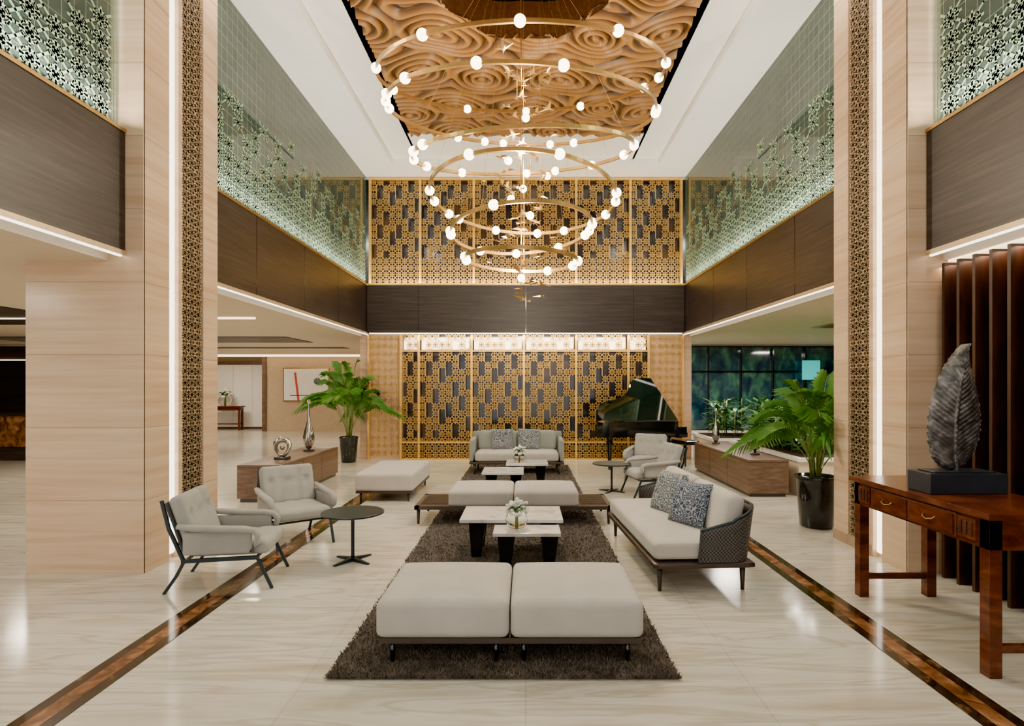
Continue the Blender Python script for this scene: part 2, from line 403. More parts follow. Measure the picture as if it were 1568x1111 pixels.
# screen reflections shaped as a pale lattice on the hall side of the glass
def maskb(i,j):
    if j<3: return True
    return ((j+4*(i%3)+[0,2,1,3,1][(i//3)%5])%7) < max(0,6-(j-2)) 
for sx in (-1,1):
    for (y0,n) in ((6.18,28),(-.35,23)):
        b=B(); fret(b,(sx*(HW+.046),y0,F1+.03),(0,1,0),(0,0,1),n,9,.225,.175,.021,'reflectgreen',maskb,False); b.obj('balcony_reflection_lattice')
for sx in (-1,1):
    simplebox('wall_upper_gallery',sx*6.6,sx*6.8,-3,YB+.1,3.7,HZ,'gallery')
    simplebox('wall_upper_end',sx*3.62,sx*6.8,YB+.1,YB+.3,3.7,HZ,'gallery')
# piers
tn=3
for sx in (-1,1):
    simplebox('wall_pier',sx*3.30,sx*4.25,4.96,6.12,0,HZ,'trav')
    for (y0,y1) in ((4.95,5.30),(5.44,5.50),(5.86,6.13)):
        b=B(); xa,xb=sorted((sx*3.25,sx*3.30)); b.box(xa,xb,y0,y1,0,HZ,'trav')
        z=.62
        while z<HZ:
            xa,xb=sorted((sx*3.2485,sx*3.25)); b.box(xa,xb,y0,y1,z,z+.004,'trav_joint'); z+=.62
        if y0>5.4: xa,xb=sorted((sx*3.24,sx*3.25)); b.box(xa,xb,y0,y1,0,.1,'trav_joint')
        b.obj('trim_%d'%tn); tn+=1
    b=B(); xa,xb=sorted((sx*3.25,sx*4.25)); b.box(xa,xb,4.94,4.96,0,HZ,'trav'); z=.62
    while z<HZ: b.box(xa,xb,4.9385,4.94,z,z+.004,'trav_joint'); z+=.62
    b.obj('trim_%d'%tn); tn+=1
    b=B(); xa,xb=sorted((sx*3.285,sx*3.2995)); b.box(xa,xb,5.505,5.855,.1,HZ-.01,'brownback')
    fret(b,(sx*3.262,5.51,.1),(0,1,0),(0,0,1),3,52,.113,.113,.014,'bronze')
    b.box(min(sx*3.24,sx*3.29),max(sx*3.24,sx*3.29),5.505,5.855,0,.1,'trav_joint')
    b.obj('pier_fretwork_panel')
    simplebox('led_pier_strip',sx*3.275,sx*3.2995,5.335,5.42,.05,HZ-.01,'led')

# left wing walls
simplebox('wall_left_wing_end',-9.05,-3.7,20.3,21.8,0,2.66,'beige')
simplebox('wall_left_wing_end',-14,-9.2,21.6,21.8,0,2.66,'beige')
b=B(); b.box(-9.19,-9.06,20.25,21.35,0,2.6,'walnut'); b.obj('door_frame')
b=B(); b.box(-11.7,-9.2,21.5,21.6,0,2.5,'walnut'); b.box(-11.5,-9.4,21.44,21.5,.08,2.36,'white')
for x in (-10.8,-10.1): b.box(x,x+.02,21.43,21.44,.08,2.32,'cream')
b.obj('door_1')
simplebox('wall_left',-14.2,-14,-3,22,0,2.66,'beige')
simplebox('wall_corridor',-3.65,-3.55,YB+.3,20.3,0,2.66,'beige')
b=B(); b.box(-12.6,-10.2,12.4,13.2,.0,.3,'wenge'); b.box(-12.6,-10.15,12.35,13.2,.3,.95,'stripe_org'); b.box(-12.7,-10.1,12.3,13.3,.95,1.0,'wenge')
b.obj('bar_counter')
b=B(); b.box(-13.9,-10,14.8,15,0,2.6,'wenge')
for z in (1.3,1.8,2.2): b.box(-13.8,-10.2,14.6,14.8,z,z+.03,'black')
b.box(-13.8,-10.2,14.75,14.79,2.23,2.26,'ledwarm'); b.obj('bar_back_shelving')

# right louvre wall
simplebox('wall_right_louvre',3.72,3.8,-3,4.93,0,2.65,'slatback')
b=B()
y=4.86
while y>-.5:
    b.box(3.48,3.68,y-.03,y,0,2.62,'slat'); y-=.165
b.obj('louvre_slats')
b=B(); b.box(3.56,3.68,-3,4.9,2.64,2.655,'ledwarm'); b.obj('led_louvre_strip')
b=B(); b.box(3.8,11,15.2,15.3,0,2.65,'nightglass'); b.obj('window_2')
b=B()
for i in range(9): b.box(3.9+i*.84,3.93+i*.84,15.1,15.19,.4,2.6,'black')
for z in (.4,1.95,2.6): b.box(3.8,10.8,15.1,15.19,z,z+.035,'black')
b.obj('window_frame')
simplebox('window_3',10.9,11,6,15.1,0,2.65,'nightglass')
b=B(); b.box(7.15,7.6,15.0,15.05,1.75,2.25,'teal'); b.obj('neon_wall_sign')
b=B(); b.box(3.8,10.8,14.6,14.95,0,.45,'cream'); b.obj('window_sill_ledge')
simplebox('wall_right',4.3,10.9,5.9,6.0,0,2.65,'beige')

# ------------------------------------------------------------------ furniture
b=B(); b.box(-1.07,.82,3.18,11.6,.001,.015,'rug')
r=random.Random(3); vs=[];fs=[]
for i in range(95000):
    t=r.random()**1.8; y=3.16+t*8.45; x=r.uniform(-1.09,.84); a=r.uniform(0,6.28); w=.006+.003*t; h=r.uniform(.012,.028)
    dx,dy=math.cos(a)*w,math.sin(a)*w; lx,ly=r.uniform(-.02,.02),r.uniform(-.02,.02); k=len(vs)
    vs+=[(x-dx,y-dy,.008),(x+dx,y+dy,.008),(x+lx,y+ly,h+.006)]; fs.append((k,k+1,k+2))
b.add(vs,fs,'rugf'); b.obj('shag_rug')

def ottoman(name,loc,w,d,cols=1,top=.39,rz=0):
    b=B(); 
    for i in range(cols):
        cw=w/cols; cx=-w/2+cw*(i+.5)
        b.rbox((cx,0,(.145+top-.03)/2),(cw-.006,d,top-.03-.145),.042,'fab',.035,16)
    b.box(-w/2+.02,w/2-.02,-d/2+.02,d/2-.02,.115,.147,'framew')
    for x in ([-w/2+.08,w/2-.08] if cols==1 else [-w/2+.09,-.08,.08,w/2-.09]):
        for y in (-d/2+.06,d/2-.08): b.lathe([(.012,0),(.018,.12)],(x,y,0),'black',10)
    return b.obj(name,loc,rz)
ottoman('double_ottoman',(-.09,3.66,.02),1.53,.76,2)
ottoman('upholstered_bench',(-1.95,8.7,0),.82,1.45,1,.42)

def coffee(name,x0,x1,y0,y1,z,legs):
    b=B(); cx,cy=(x0+x1)/2,(y0+y1)/2
    b.box(x0-cx,x1-cx,y0-cy,y1-cy,z-.03,z,'wmarble')
    for (lx,ly) in legs:
        b.add([(lx-.07,ly-.02,z-.03),(lx+.09,ly-.02,z-.03),(lx+.05,ly-.02,0),(lx-.04,ly-.02,0),
               (lx-.07,ly+.05,z-.03),(lx+.09,ly+.05,z-.03),(lx+.05,ly+.05,0),(lx-.04,ly+.05,0)],
              [(0,3,2,1),(4,5,6,7),(0,1,5,4),(1,2,6,5),(2,3,7,6),(3,0,4,7)],'black')
    return b.obj(name,(cx,cy,.016),bevel=.003)
coffee('marble_coffee_table',-.6,.34,5.26,5.86,.37,[(-.33,-.18),(.33,-.18),(-.33,.2),(.33,.2)])
coffee('marble_coffee_table',-.28,.30,4.93,5.24,.33,[(-.19,.0),(.19,.0)])
coffee('marble_coffee_table',-.62,-.03,8.15,8.75,.36,[(-.18,-.18),(.18,-.18),(-.18,.2),(.18,.2)])
coffee('marble_coffee_table',-.30,.34,8.78,9.3,.40,[(-.2,-.15),(.2,-.15),(.2,.2)])

def flowervase(loc,s=1):
    b=B(); b.lathe([(.04,0),(.085,.03),(.10,.08),(.085,.13),(.055,.16),(.06,.17)],(0,0,0),'glass',20)
    r=random.Random(5)
    for i in range(46):
        a=r.uniform(0,6.28); q=r.uniform(0,.10); z=.17+r.uniform(0,.09)-q*.4
        b.sphere((q*math.cos(a),q*math.sin(a),z),r.uniform(.012,.02),'flower',6)
    for i in range(30):
        a=r.uniform(0,6.28); L=r.uniform(.07,.14); ca,sa=math.cos(a),math.sin(a)
        b.add([(0,0,.13),(ca*L*.5-sa*.016,sa*L*.5+ca*.016,.19),(ca*L,sa*L,.17+r.uniform(-.03,.08)),(ca*L*.5+sa*.016,sa*L*.5-ca*.016,.19)],[(0,1,2,3)],'leaf2')
    b.tube([(0,0,.02),(0,0,.17)],.012,'stem')
    return b.obj('flower_vase',loc,scale=(s,s,s))
flowervase((-.08,5.10,.348)); flowervase((-.1,9.0,.418))

b=B()
for x in (-.375,.375): b.rbox((x,0,.29),(.745,.74,.19),.045,'fab',.03,14)
b.box(-1.13,1.13,-.38,-.33,.17,.21,'framew'); b.box(-1.13,1.13,.33,.38,.17,.21,'framew')
b.box(-.78,.78,-.33,.33,.17,.2,'framew')
for sx in (-1,1):
    b.box(min(sx*1.08,sx*1.13),max(sx*1.08,sx*1.13),-.38,.38,.17,.21,'framew')
    for i in range(7): x=sx*(.80+i*.043); b.box(x-.012,x+.012,-.33,.33,.195,.205,'framew')
    for i in range(12): y=-.31+i*.056; xa,xb=sorted((sx*.78,sx*1.08)); b.box(xa,xb,y-.012,y+.012,.2,.21,'framew')
    for y in (-.34,.34): b.lathe([(.014,0),(.022,.17)],(sx*1.09,y,0),'framew',10)
b.obj('woven_end_bench',(-.14,7.0,.016))

def sidetable(loc,r,h):
    b=B(); b.lathe([(r-.02,h-.022),(r,h-.015),(r,h-.004),(r-.006,h)],(0,0,0),'frame',40,smooth=False)
    b.lathe([(.022,.02),(.016,.06),(.016,h-.05),(.03,h-.022)],(0,0,0),'frame',14)
    for k in range(4):
        a=math.pi/4+k*math.pi/2+.2; T=TR(rz=a)
        b.add([(0,-.018,.035),(0,.018,.035),(.21,.012,.012),(.21,-.012,.012),(0,-.018,.0),(0,.018,.0),(.21,.012,0),(.21,-.012,0)],
              [(0,3,2,1),(4,5,6,7),(0,4,7,3),(1,2,6,5),(2,3,7,6)],'frame',T=T)
    return b.obj('round_side_table',loc)
sidetable((-1.58,5.31,0),.28,.45); sidetable((1.3,8.79,0),.29,.43)

def armchair(loc,rz,sc=.89):
    e=empty('armchair',loc,rz,sc)
    def tseat(o,p):
        if p[2]>0:
            for bx in (-.35,.3): o[2]-=.014*math.exp(-((p[0]-bx)/.09)**2)
            o[2]-=.014*math.exp(-((abs(p[1])-.33)/.07)**2)
        return o
    b=B(); b.rbox((.06,0,.36),(.66,.60,.12),.045,'fab2',.03,20,None,tseat); b.obj('seat_cushion',parent=e)
    def tuft(o,p):
        if p[0]>0:
            d=0
            for by in (-.66,0,.66):
                d+=math.exp(-(((p[1]-by)*.3)**2+((p[2]-.2)*.26)**2)/.0012)
            g=math.exp(-((abs(p[1])-.33)/.06)**2)
            o[0]-=.045*min(1,d)+.030*g
        return o
    b=B(); T=TR(-.31,0,.61,ry=-.32)
    b.rbox((0,0,0),(.13,.62,.47),.05,'fab2',0,24,T,tuft)
    b.rbox((-.075,0,-.02),(.025,.63,.46),.012,'fabd',0,8,T); b.obj('tufted_backrest',parent=e)
    b=B()
    for s in (-1,1):
        pts=[(-.34,s*.345,.585),(-.2,s*.35,.565),(0,s*.35,.55),(.2,s*.35,.54),(.28,s*.35,.525),(.315,s*.35,.48),(.30,s*.35,.42),(.26,s*.34,.34)]
        b.tube(pts,[.03,.04,.042,.042,.04,.038,.034,.028],'fab2',12,flat=.75)
        b.rbox((-.02,s*.335,.43),(.56,.035,.20),.016,'fab2',0,6)
    b.obj('padded_arms',parent=e)
    b=B()
    for s in (-1,1):
        y=s*.31
        b.tube([(-.46,y,.0),(-.36,y,.15),(-.30,y,.27)],.017,'frame',4)
        b.tube([(.42,y,.0),(.30,y,.27)],.017,'frame',4)
        b.tube([(-.32,y,.275),(.31,y,.28)],.022,'frame',4)
        b.tube([(-.30,y,.27),(-.42,y,.56),(-.49,y*.9,.80)],.018,'frame',4)
    b.tube([(-.30,-.3,.27),(-.30,.3,.27)],.014,'frame',4); b.tube([(.28,-.3,.27),(.28,.3,.27)],.014,'frame',4)
    b.tube([(-.36,-.3,.42),(-.36,.3,.42)],.014,'frame',4)
    b.obj('metal_frame',parent=e)
armchair((-2.42,4.80,0),R(10)); armchair((-2.40,6.05,0),R(-52),.88)
armchair((2.08,10.0,0),R(-115)); armchair((1.85,8.55,0),R(190))

# woven sofa
e=empty('woven_sofa',(1.33,5.38,0),R(3))
b=B(); b.rbox((0,0,.215),(.80,1.84,.05),.02,'framew',0,8)
for x in (-.33,.33):
    for y in (-.83,.83): b.lathe([(.014,0),(.024,.2)],(x,y,0),'framew',12)
b.obj('base_frame',parent=e)
b=B(); b.rbox((-.04,0,.32),(.70,1.78,.15),.045,'fab',.025,16); b.obj('seat_cushion',parent=e)
def shell(path,z0,heights,lean,th,mat):
    b=B(); n=len(path); vs=[];fs=[]
    K=6
    for side in (0,1):
        for i,(x,y) in enumerate(path):
            p0=path[max(i-1,0)];p1=path[min(i+1,n-1)]
            d=Vector((p1[0]-p0[0],p1[1]-p0[1])).normalized(); nn=Vector((d.y,-d.x))
            for k in range(K+1):
                t=k/K; z=z0+(heights[i]-z0)*t; off=lean*t+(th/2 if side else -th/2)
                vs.append((x+nn.x*off,y+nn.y*off,z))
    o=n*(K+1)
    for i in range(n-1):
        for k in range(K):
            a=i*(K+1)+k; fs.append((a,a+1,a+K+2,a+K+1)); fs.append((o+a,o+a+K+1,o+a+K+2,o+a+1))
        a=i*(K+1)+K; fs.append((a,o+a,o+a+K+1,a+K+1))
    for i in (0,n-1):
        for k in range(K):
            a=i*(K+1)+k; fs.append((a,o+a,o+a+1,a+1))
    b.add(vs,fs,mat,True)
    top=[(vs[i*(K+1)+K][0]*.5+vs[o+i*(K+1)+K][0]*.5,vs[i*(K+1)+K][1]*.5+vs[o+i*(K+1)+K][1]*.5,heights[i]) for i in range(n)]
    b.tube(top,.014,'frame',8)
    return b
path=[(-.05,-.91),(.1,-.91),(.2,-.91)]
for i in range(7):
    a=-math.pi/2+i*math.pi/12; path.append((.22+.15*math.cos(a),-.76+.15*math.sin(a)))
for i in range(1,8): path.append((.37,-.76+i*1.52/8))
for i in range(7):
    a=i*math.pi/12; path.append((.22+.15*math.cos(a),.76+.15*math.sin(a)))
path+=[(.2,.91),(.1,.91),(-.05,.91)]
n=len(path); hh=[]
for i in range(n):
    t=min(i,n-1-i)/8; hh.append(.49+.17*min(1,t)**.7)
shell(path,.24,hh,.05,.025,'weave').obj('woven_shell',parent=e)
b=B()
for y in (-.44,.44): b.rbox((0,0,0),(.16,.84,.40),.07,'fab',0,12,TR(.25,y,.55,ry=.2))
b.obj('back_cushions',parent=e)
b=B()
b.pillow(.40,.40,.15,'pnavy',TR(.07,-.36,.58,rz=R(-62),rx=-.35)); b.pillow(.42,.42,.15,'pgrey',TR(.04,.14,.58,rz=R(-72),rx=-.35))
b.obj('patterned_pillows',parent=e)

e=empty('two_seat_sofa',(-.16,10.75,0.016))
b=B(); b.rbox((0,0,.2),(1.7,.85,.05),.015,'framew',0,6)
for x in (-.75,.75):
    for y in (-.37,.37): b.lathe([(.014,0),(.024,.18)],(x,y,0),'framew',10)
b.obj('base_frame',parent=e)
b=B(); b.rbox((0,-.05,.31),(1.5,.74,.17),.05,'fab',.02,12)
b.obj('seat_cushion',parent=e)
b=B()
for x in (-.37,.37): b.rbox((0,0,0),(.73,.17,.38),.07,'fabg',0,10,TR(x,.25,.55,rx=-.18))
b.obj('back_cushions',parent=e)
b=B(); b.rbox((0,.39,.47),(1.7,.07,.5),.03,'fabg',0,8)
for x in (-.81,.81): b.rbox((x,0,.42),(.08,.82,.40),.035,'fabg',0,8)
b.obj('shell_arms',parent=e)
b=B(); b.pillow(.42,.42,.14,'pgrey',TR(-.28,.08,.58,rx=-.3,rz=.1)); b.pillow(.42,.42,.14,'pgrey',TR(.22,.06,.585,rx=-.3,rz=-.1)); b.obj('patterned_pillows',parent=e)

# grand piano
e=empty('grand_piano',(2.28,11.0,0),.3); e.scale=(.9,.9,.93)
out=[(.75,0),(-.85,0),(-.97,.05),(-1.02,.2),(-.99,.38),(-.9,.52),(-.75,.61),(-.5,.68),(-.28,.77),(-.08,.93),(.07,1.15),(.2,1.33),(.34,1.43),(.5,1.46),(.75,1.46)]
b=B(); b.prism(out,.68,.98,'black'); ins=[((x+.05)*.93-.05,(y-.6)*.93+.6) for x,y in out]; b.prism(ins,.98,.985,'gold2')
b.obj('case',parent=e,bevel=.006)
b=B(); b.box(.75,1.0,0,1.46,.64,.74,'black'); b.box(.75,.98,0,.08,.74,.86,'black'); b.box(.75,.98,1.38,1.46,.74,.86,'black')
b.box(.80,.97,.08,1.38,.74,.765,'ivory'); b.box(.74,.8,.05,1.41,.74,.98,'black')
for i in range(52):
    b.box(.80,.97,.08+i*.025,.0815+i*.025,.765,.7655,'black')
    if i%7 not in (2,6): b.box(.80,.90,.098+i*.025,.109+i*.025,.765,.778,'black')
b.box(.55,.57,.4,1.06,.99,1.18,'black'); b.obj('keyboard',parent=e)
b=B(); LT=Matrix.Translation((0,0,.99))@Matrix.Rotation(R(37),4,'X'); b.prism([(x,y) for x,y in out],0,.025,'lid',LT)
b.tube([(.3,1.2,.98),(.3,1.05,1.8)],.012,'black'); b.obj('lid',parent=e)
b=B()
for x,y in ((.62,.18),(.62,1.28),(-.7,.3)):
    b.lathe([(.03,0),(.035,.05),(.03,.09),(.045,.3),(.06,.5),(.075,.56),(.06,.6),(.08,.64),(.08,.68)],(x,y,0),'black',16)
b.box(.5,.6,.63,.66,.12,.68,'black'); b.box(.5,.6,.80,.83,.12,.68,'black'); b.box(.48,.66,.58,.88,.08,.13,'black')
for y in (.66,.73,.80): b.box(.62,.76,y-.01,y+.01,.07,.085,'gold2')
b.obj('legs',parent=e)
b=B(); b.rbox((0,0,.46),(.34,.55,.09),.03,'black',.01,8)
for x in (-.13,.13):
    for y in (-.22,.22): b.lathe([(.016,0),(.024,.42)],(x,y,0),'black',10)
b.obj('piano_bench',(3.22,11.75,0),.3)

def credenza(name,x0,x1,y0,y1,h):
    b=B(); cx,cy=(x0+x1)/2,(y0+y1)/2; hx,hy=(x1-x0)/2,(y1-y0)/2
    b.box(-hx+.03,hx-.03,-hy+.03,hy-.03,0,.05,'black'); b.box(-hx,hx,-hy,hy,.05,h,'walnut')
    n=3
    for s in (-1,1):
        for i in range(1,n): y=-hy+i*2*hy/n; xa,xb=sorted((s*hx,s*(hx+.002))); b.box(xa,xb,y-.003,y+.003,.07,h-.03,'black')
        xa,xb=sorted((s*hx,s*(hx+.002))); b.box(xa,xb,-hy,hy,h-.035,h-.03,'black')
    b.box(-hx,hx,-hy-.002,-hy,h-.035,h-.03,'black')
    return b.obj(name,(cx,cy,0),bevel=.004)
credenza('low_credenza',-3.95,-3.36,7.95,10.4,.51); credenza('low_credenza',3.2,3.78,8.35,11.0,.53)
b=B(); b.rbox((0,0,.02),(.2,.14,.04),.008,'black',0,6)
pts=[]
for i in range(28): a=2*math.pi*i/28; pts.append((.10*math.cos(a),.03*math.sin(2*a),.17+.12*math.sin(a)))
b.tube(pts,[.032+.012*math.sin(2*math.pi*i/28) for i in range(28)],'steel',10,True); b.sphere((0,0,.17),.035,'steel'); b.obj('ring_sculpture',(-3.6,8.6,.511))
def drop(loc,s=1,mat='steel'):
    b=B(); b.lathe([(.10,0),(.10,.025)],(0,0,0),'black',20)
    b.lathe([(.02,.025),(.05,.06),(.088,.15),(.098,.24),(.08,.34),(.045,.46),(.026,.56),(.018,.7),(.024,.82),(.03,.9)],(0,0,0),mat,20); b.obj('teardrop_sculpture',loc,scale=(s,s,s))
drop((-3.62,9.7,.511),.95); drop((3.5,10.7,.531),.72)
b=B(); b.lathe([(.07,0),(.07,.02),(.02,.03),(.02,.08)],(0,0,0),'black',16); b.sphere((0,0,.17),.09,'steel',14,(1,.8,1.15)); b.obj('orb_sculpture',(3.55,9.0,.531))

def palm(name,loc,hp,rp,h,nf,seed,spread,clampf):
    r=random.Random(seed); e=empty(name,loc); L0=Vector(loc)
    def C(p):
        q=clampf(Vector(p)+L0); return q-L0
    b=B(); b.lathe([(rp*.72,0),(rp*.8,.02),(rp*.92,hp*.6),(rp,hp*.93),(rp*1.03,hp*.95),(rp*1.03,hp),(rp*.93,hp),(rp*.9,hp-.04)],(0,0,0),'pot',28)
    b.lathe([(rp*.9,hp-.05),(.01,hp-.035)],(0,0,0),'soil',20)
    b.obj('pot',parent=e)
    b=B()
    for i in range(6):
        a=r.uniform(0,6.28); b.tube([C((math.cos(a)*.05,math.sin(a)*.05,hp-.05)),C((math.cos(a)*.10,math.sin(a)*.10,hp+h*.4))],[.015,.009],'stem',6)
    for i in range(nf):
        a=2.39996*i+r.uniform(-.3,.3); el=.12+.95*(i/nf)**.8; L=spread*r.uniform(.8,1.1)
        top=h*(1.0-.42*el)*r.uniform(.88,1.06)
        pts=[]; N=16
        for k in range(N+1):
            t=k/N; rad=L*el*(t**1.6); z=hp+top*(1-(1-t)**1.55)-.6*L*el*max(0,t-.5)**1.4*2
            pts.append(C((math.cos(a)*rad+math.cos(a)*.04,math.sin(a)*rad+math.sin(a)*.04,z)))
        b.tube(pts,[.008*(1-.7*k/N) for k in range(N+1)],'stem',5)
        M2=40
        for k in range(M2):
            t=.38+.62*k/M2; f=t*N; i0=min(int(f),N-1); p=pts[i0].lerp(pts[i0+1],f-i0); d=(pts[i0+1]-pts[i0])
            if d.length<1e-5: continue
            d.normalize(); sd=d.cross(Vector((0,0,1)))
            if sd.length<.2: sd=Vector((-math.sin(a),math.cos(a),0))
            sd.normalize(); s=1 if k%2 else -1
            LL=.33*spread*(max(.05,math.sin(math.pi*min(1,(t-.3)/.7*.85+.12)))**.6)*r.uniform(.85,1.1)
            dr=(sd*s*.68+d*.68+Vector((0,0,.1))).normalized(); w=.0055
            m=p+dr*LL*.5; tip=p+dr*LL+Vector((0,0,-.35*LL)); wd=d*w
            b.add([C(p),C(m-wd),C(tip),C(m+wd)],[(0,1,2),(0,2,3)],'palm')
    b.obj('fronds',parent=e)
def cr(q):
    if q.x>3.15 and q.y<6.2: q.y=6.2+.02*abs(q.z%1)
    return q
def cl(q):
    if q.x>-3.7 and q.y>12.38: q.y=12.38
    return q
palm('potted_palm',(3.3,6.6,.0),.58,.22,1.25,20,4,1.1,cr)
palm('potted_palm',(-3.7,12.15,0),.54,.19,1.7,22,8,1.2,cl)

def planter(x0,x1,y0,y1,n,seed,hmin,hmax):
    b=B(); b.box(x0,x1,y0,y1,0,.5,'cream'); b.box(x0-.03,x1+.03,y0-.03,y1+.03,.5,.55,'white'); b.box(x0+.08,x1-.08,y0+.08,y1-.08,.55,.56,'soil')
    r=random.Random(seed)
    for i in range(n):
        px,py=x0+.2+(x1-x0-.4)*r.random()**1.3,r.uniform(y0+.25,y1-.2); H=r.uniform(hmin,hmax)
        for k in range(34):
            a=r.uniform(0,6.28); el=r.uniform(.05,.32); z=.58+H*r.uniform(.15,1); L=r.uniform(.12,.26); w=L*.2
            c=Vector((px+math.cos(a)*el*.6,py+math.sin(a)*el*.6,z)); d=Vector((math.cos(a),math.sin(a),r.uniform(-.3,.7))).normalized(); sd=d.cross(Vector((0,0,1))).normalized()
            b.add([c,c+d*L*.45+sd*w,c+d*L,c+d*L*.45-sd*w],[(0,1,2),(0,2,3)],'leaf2')
        b.tube([(px,py,.561),(px,py,.56+H)],.008,'stem',5)
    b.obj('planter_with_foliage')
planter(3.95,8.0,8.4,11.2,110,21,.3,.68); planter(3.72,7.5,11.5,12.9,60,22,.4,.8)

# mahogany console table
e=empty('mahogany_console_table',(0,0,0))
x0,x1,y0,y1=2.5,3.14,3.14,4.5
b=B(); b.box(x0,x1,y0,y1,.87,.905,'mahog'); b.box(x0+.03,x1-.03,y0+.03,y1-.03,.70,.87,'mahog')
for x in (x0+.03,x1-.10):
    for y in (y0+.03,y1-.10): b.box(x,x+.07,y,y+.07,0,.87,'mahog')
for y in (y0+.05,y1-.08): b.box(x0+.06,x1-.06,y,y+.03,.13,.175,'mahog')
b.box(x0+.018,x0+.032,y0+.26,y0+1.10,.715,.855,'slatback')
b.box(x0+.008,x0+.032,y0+.28,y0+.66,.725,.845,'mahog'); b.box(x0+.008,x0+.032,y0+.70,y0+1.08,.725,.845,'mahog')
for s in (y0+.11,y1-.25):
    b.box(x0+.012,x0+.03,s,s+.14,.73,.85,'mahog')
    for k in range(3): b.box(x0+.006,x0+.012,s+.02+k*.04,s+.04+k*.04,.75,.83,'slat')
for s in (y0+.47,y0+.89):
    b.tube([(x0+.006,s-.05,.80),(x0-.01,s-.045,.785),(x0-.018,s,.775),(x0-.01,s+.045,.785),(x0+.006,s+.05,.80)],.004,'gold2',6)
b.obj('table_body',parent=e,bevel=.004)
# leaf sculpture
e=empty('leaf_sculpture',(2.83,3.82,.906))
b=B(); b.box(-.25,.25,-.11,.11,0,.13,'slate'); b.box(-.2,.2,-.08,.08,.13,.14,'slate'); b.lathe([(.035,.13),(.018,.15),(.018,.21)],(0,0,0),'slate',12); b.obj('base',parent=e,bevel=.004)
b=B(); vs=[];fs=[];NU=40;NV=110
for sd in (1,-1):
    for j in range(NV+1):
        t=j/NV; z=.17+.80*t
        w=.178*(math.sin(math.pi*min(.9999,t**.62))**.72 if 0<t<1 else 0)+.003
        cx=-.015+.10*t**3.2
        for i in range(NU+1):
            u=-1+2*i/NU; ph=(t*15+(.0 if u>0 else .45))%1; notch=1-.09*(1-ph)*abs(u)**6
            x=cx+u*w*notch
            vein=.0045*math.sin((t*1.0-abs(u)*.22*(1-.3*t))*2*math.pi*24)
            y=sd*(.010*(1-u*u)+.003)+vein+.035*u*u-.02*math.sin(t*4)+.012*math.sin(u*2.5+t*5)
            if abs(u)<.05: y-=.010
            vs.append((x,y,z-abs(u)*.03*(1-t)))
o=(NU+1)*(NV+1)
for j in range(NV):
    for i in range(NU):
        a=j*(NU+1)+i; fs.append((a,a+1,a+NU+2,a+NU+1)); fs.append((o+a,o+a+NU+1,o+a+NU+2,o+a+1))
for j in range(NV):
    for i in (0,NU):
        a=j*(NU+1)+i; fs.append((a,a+NU+1,o+a+NU+1,o+a))
b.add(vs,fs,'leafm',True); b.obj('leaf',parent=e)

b=B(); b.box(-11.4,-10.2,20.8,21.15,.82,.87,'mahog'); b.box(-11.35,-10.25,20.85,21.1,.7,.82,'mahog')
for x in (-11.35,-10.32):
    for y in (20.84,21.06): b.box(x,x+.07,y,y+.05,0,.82,'mahog')
b.box(-11.3,-10.3,20.9,21.05,.2,.24,'mahog'); b.obj('hall_console_table')
flowervase((-10.85,20.98,.872),2.4)
b=B(); b.box(-8.45,-6.85,20.24,20.299,1.05,2.22,'gold2'); b.box(-8.41,-6.89,20.22,20.25,1.09,2.18,'white')
b.box(-8.0,-7.93,20.21,20.22,1.12,2.1,'red',Matrix.Translation((-7.6,0,1.6))@Matrix.Rotation(-.12,4,'Y')@Matrix.Translation((7.6,0,-1.6)))
b.box(-8.2,-7.5,20.21,20.22,1.25,1.27,'black'); b.lathe([(.12,0),(.12,.01)],(0,0,0),'pnavy',20,TR(-7.25,20.22,1.75,rx=R(90)))
b.obj('framed_painting')

# ------------------------------------------------------------------ chandelier
CX,CY=-.05,6.6
e=empty('ring_chandelier',(CX,CY,0))
def ring(i,r,zn,zf,bulbs,xo=0,roll=0):
    zc=(zn+zf)/2; ti=math.asin(max(-1,min(1,(zf-zn)/(2*r))))
    def P(a,off=0): 
        x=r*math.cos(a); y=r*math.sin(a)*math.cos(ti); z=zc+r*math.sin(a)*math.sin(ti)+x*roll
        return (x+xo,y,z+off)
    b=B(); n=96; vs=[];fs=[]
    w,h=.012,.019
    for k in range(n):
        a=2*math.pi*k/n; p=Vector(P(a)); q=Vector((math.cos(a),math.sin(a),0))
        for s,t in ((-1,-1),(1,-1),(1,1),(-1,1)): vs.append(p+q*s*w+Vector((0,0,t*h)))
    for k in range(n):
        l=(k+1)%n
        for m in range(4): fs.append((k*4+m,l*4+m,l*4+(m+1)%4,k*4+(m+1)%4))
    b.add(vs,fs,'ring'); 
    bb=B()
    for a in bulbs:
        p=P(R(a)); bb.sphere((p[0],p[1],p[2]),.054,'bulb',16); b.lathe([(.02,-.07),(.022,-.03)],(p[0],p[1],p[2]+.02),'ring',8)
    for a in (30,150,270): 
        p=P(R(a)); b.tube([p,(p[0]*.25,p[1]*.25,6.45)],.0018,'ring',4)
    b.obj('ring_%d'%i,parent=e); bb.obj('ring_%d_bulbs'%i,parent=e)
ring(1,1.60,4.76,5.45,[236,270,304,195,-14,165,20,60,118,88,5],0,.02)
ring(2,1.50,4.45,4.95,[255,285,222,180,-5,200,110,125,75,62,350,100,190],0,-.03)
ring(3,1.24,4.0,4.45,[180,200,160,-8,15,45,130,70,215,88,350],.02,.05)
ring(4,1.05,3.86,3.60,[185,150,110,80,60,20,0,-12,140,240,290,35,170],.02,-.04)
ring(5,.80,3.44,3.28,[180,188,130,95,55,10,-4,250,20],0,.06)
ring(6,.64,3.02,3.02,[190,172,60,20,-5],.0,-.03)
b=B()
